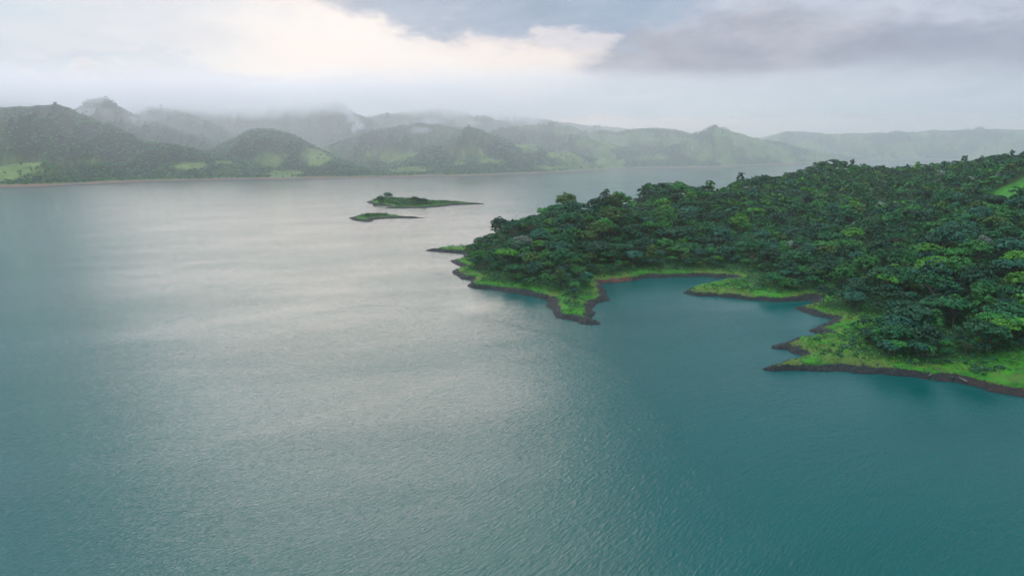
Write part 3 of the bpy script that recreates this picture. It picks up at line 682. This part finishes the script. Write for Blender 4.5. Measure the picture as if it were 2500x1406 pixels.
# loose rocks on the waterline
def rocks(name, Q, zq, sz, seed, label):
    g = np.random.default_rng(seed); base = np.array([(1,0,0),(0,1,0),(-1,0,0),(0,-1,0),(0,0,1.),(0,0,-1)], float)
    fc = np.array([(0,1,4),(1,2,4),(2,3,4),(3,0,4),(1,0,5),(2,1,5),(3,2,5),(0,3,5)])
    n = len(Q); a = g.uniform(0, 6.28, n); V = base[None]*g.uniform(.6, 1.3, (n, 6, 3))+g.normal(size=(n, 6, 3))*.15
    V = V*(sz[:, None, None]*np.array([1.3, .9, .6])); ca, sa = np.cos(a)[:, None], np.sin(a)[:, None]
    x = V[..., 0]*ca-V[..., 1]*sa+Q[:, 0][:, None]; y = V[..., 0]*sa+V[..., 1]*ca+Q[:, 1][:, None]; z = V[..., 2]+zq[:, None]
    V = np.stack([x, y, z], 2).reshape(-1, 3); Fc = (fc[None]+np.arange(n)[:, None, None]*6).reshape(-1, 3)
    return mesh_np(name, V, Fc, M_ROCK, False, None, 'stuff', label)
M_ROCK, t_, p_ = new_mat('dark_rock'); gpos = t_.new('ShaderNodeNewGeometry').outputs['Position']
t_.put(p_.inputs['Base Color'], t_.mix(t_.smooth(t_.noise(gpos, .9, 4), .35, .65), (.012,.018,.020), (.038,.055,.058))); p_.inputs['Roughness'].default_value = .8
Q = scatter((-130, 420), (330, 800), 1.5, 41); Q = Q[(Q[:, 0]/Q[:, 1] > -.15) & (Q[:, 0]/Q[:, 1] < .78)]
zq, dq = near_h(Q, True); g = np.random.default_rng(8)
mm = (dq > -1.0) & (dq < 9) & (g.uniform(size=len(Q)) < .5); rocks('shore_rocks', Q[mm], zq[mm], g.uniform(.18, .6, mm.sum())*(1+.9*(g.uniform(size=mm.sum()) < .06)), 61, 'loose dark stones along the rocky bank')

# driftwood
def driftwood(px_, py_, L, ang, label, fork=True):
    x, y = at_z(px_, py_, 2.); zz, _ = near_h(np.array([[x, y]]), True)
    pts = [(-L/2, 0, .1), (-L/6, .1, .35), (L/5, -.05, .5), (L/2, .1, .8)]; parts = [tube(pts, .26, .08, 7)]
    if fork: parts.append(tube([(L/10, 0, .45), (L/4, .6, 1.0), (L/3, 1.3, 1.3)], .12, .04, 6)); parts.append(tube([(-L/8, 0, .3), (-L/12, -.7, .9)], .1, .03, 6))
    V, Fc = merge(parts); o = mesh_np('driftwood_log', V, Fc, M_DRIFT, True); o.location = (x, y, zz[0]+.1); o.rotation_euler = (0, 0, ang)
    o['label'] = label; o['category'] = 'log'; o['group'] = 'bleached logs on the near bank'
driftwood(2351, 925, 4.5, 1.9, 'bleached forked log lying on the rock bank at right')
driftwood(2272, 914, 3.0, .5, 'small pale log just above the waterline, left of the forked log')
driftwood(2268, 880, 8.5, -.35, 'long pale fallen branch on the grass above the bank')

# far-shore forest: one mass on the hills
H = []
for (d0, d1, st, seed) in ((1750, 2700, 10.5, 1), (2700, 3700, 14, 2), (3700, 5200, 21, 3)):
    q = scatter((-.92*d1, .92*d1), (d0, d1), st, seed+70); q = q[np.abs(q[:, 0]/q[:, 1]) < .86]; H.append((q, st))
VV, CC = [], []
for q, st in H:
    zq, dq = hills_h(q); pq = pasture(q, zq); g = np.random.default_rng(int(st*10))
    nn = fbm(q[:, 0]/60, q[:, 1]/60, 33, 3)
    keep = (dq > 34) & (zq > 4) & (g.uniform(size=len(q)) < np.clip(1.0-pq*1.05, .05, 1))
    # drop what lies behind a crest
    e0 = (zq+10-CAM_H)/q[:, 1]; vis = np.ones(len(q), bool)
    for fr in (.97, .93, .88, .82, .75):
        zf, _ = hills_h(q*fr); vis &= e0 >= (zf-CAM_H)/(q[:, 1]*fr)-.0015
    keep &= vis; q, zq, nn = q[keep], zq[keep], nn[keep]; n = len(q); print('far trees', n)
    nlf = 15 if st < 12 else (10 if st < 15 else 7); r = st*.56*g.uniform(.5, 1.15, n)
    d = g.normal(size=(n, nlf, 3)); d[..., 2] = np.abs(d[..., 2])*1.1; d /= np.linalg.norm(d, axis=2, keepdims=True)
    C = np.c_[q, zq+2.5][:, None, :]+d*(r[:, None, None]*np.array([1, 1, .95]))*g.uniform(.6, 1, (n, nlf, 1))
    N = unit((d+np.array([0, 0, .4])+g.normal(size=d.shape)*.35).reshape(-1, 3))
    VV.append(leaf_quads(C.reshape(-1, 3), N, st*.38, g, 1.3))
    base = np.array([PAL['dark green'], PAL['deep green'], PAL['mid green'], PAL['olive green'], PAL['blue green']])[g.choice(5, n, p=[.3, .25, .2, .12, .13])]*1.15
    base = base*g.uniform(.75, 1.3, (n, 1))*(.7+.6*nn[:, None]); CC.append(np.repeat(np.c_[base, np.ones(n)], nlf*4, 0))
VV = np.concatenate(VV); CC = np.concatenate(CC); print('far quads', len(VV)//4)
mesh_np('hill_forest', VV, np.arange(len(VV)).reshape(-1, 4), M_LEAF, False, dict(tint=('FLOAT_COLOR', CC)), 'stuff', 'far-off forest covering the misty hills across the lake')

# ------------------------------------------------------------------ air
def vol_box(name, lo, hi, label):
    v = np.array([(x, y, z) for x in (lo[0], hi[0]) for y in (lo[1], hi[1]) for z in (lo[2], hi[2])], float)
    f_ = np.array([(0,1,3,2),(4,6,7,5),(0,4,5,1),(2,3,7,6),(0,2,6,4),(1,5,7,3)])
    m = bpy.data.materials.new(name); m.use_nodes = True; t = NT(m.node_tree); t.n.clear(); out = t.new('ShaderNodeOutputMaterial')
    o = mesh_np(name, v, f_, m, False, None, 'stuff', label); return o, t, out
o, t, out = vol_box('haze', (-7100, -1100, -4), (7100, 7400, 470), 'thin pale haze filling the air over the lake')
pv = t.new('ShaderNodeVolumePrincipled'); pv.inputs['Color'].default_value = (.94,.97,1,1); pv.inputs['Density'].default_value = 0.00005; pv.inputs['Anisotropy'].default_value = .5
t.l.new(pv.outputs[0], out.inputs['Volume'])

o, t, out = vol_box('mist', (-5200, 1450, 2), (5200, 6600, 462), 'low white cloud and mist wisps clinging to the hilltops')
g = t.new('ShaderNodeTexCoord').outputs['Object']; sx = t.new('ShaderNodeSeparateXYZ'); t.put(sx.inputs[0], g)
X_, Y_, Z_ = sx.outputs
n1 = t.noise(t.mapping(g, (1, .6, 1.8)), .0021, 4, .6)
lift = t.math('MULTIPLY', t.math('SUBTRACT', n1, .5), 330.)
leftish = t.smooth(X_, 1500, -1500)                       # cloud sits lower over the left hills
basez = t.math('ADD', t.math('ADD', t.math('MULTIPLY', leftish, -55.), 330.), lift)
cap = t.math('MULTIPLY', t.smooth(t.math('SUBTRACT', Z_, basez), -25, 50), t.smooth(t.math('ADD', Z_, t.math('MULTIPLY', lift, -.5)), 455, 360))
cap = t.math('MULTIPLY', cap, t.smooth(Y_, 2650, 3100))
dens = t.math('MULTIPLY', cap, .0024)
low = t.math('MULTIPLY', t.math('MULTIPLY', t.math('SUBTRACT', t.smooth(Y_, 1460, 2250), t.smooth(Y_, 2700, 3400, 0, .52)), t.smooth(Z_, 450, 180)), 0.00040)
dens = t.math('ADD', dens, low)
for (px_, py_, D_, sx_, sz_, am) in [(856,266,3850,60,34,.12),(862,290,3800,30,40,.20),(876,314,3750,28,36,.16),(240,276,3000,60,26,.010),(345,288,2980,60,26,.010),(180,268,2950,50,24,.008),(1140,300,2900,60,16,.008),(1030,318,2850,45,16,.009),(1000,262,4000,150,26,.006),(700,262,4000,120,26,.006),(1060,297,3100,60,14,.010)]:
    x_, y_, z_ = at_y(px_, py_, D_)
    q = None
    for c_, v_, s_ in ((X_, x_, sx_), (Y_, y_, 110.), (Z_, z_, sz_)):
        d_ = t.math('DIVIDE', t.math('SUBTRACT', c_, v_), s_); d_ = t.math('MULTIPLY', d_, d_); q = d_ if q is None else t.math('ADD', q, d_)
    wn_ = t.math('MULTIPLY', t.math('SUBTRACT', t.noise(g, .014, 4, .65), .5), 6.)
    dens = t.math('ADD', dens, t.math('MULTIPLY', t.smooth(t.math('ADD', q, wn_), 1.2, 0.), am*.6))
pv = t.new('ShaderNodeVolumePrincipled'); pv.inputs['Color'].default_value = (.91,.94,1,1); pv.inputs['Anisotropy'].default_value = .45; t.put(pv.inputs['Density'], dens)
t.l.new(pv.outputs[0], out.inputs['Volume'])
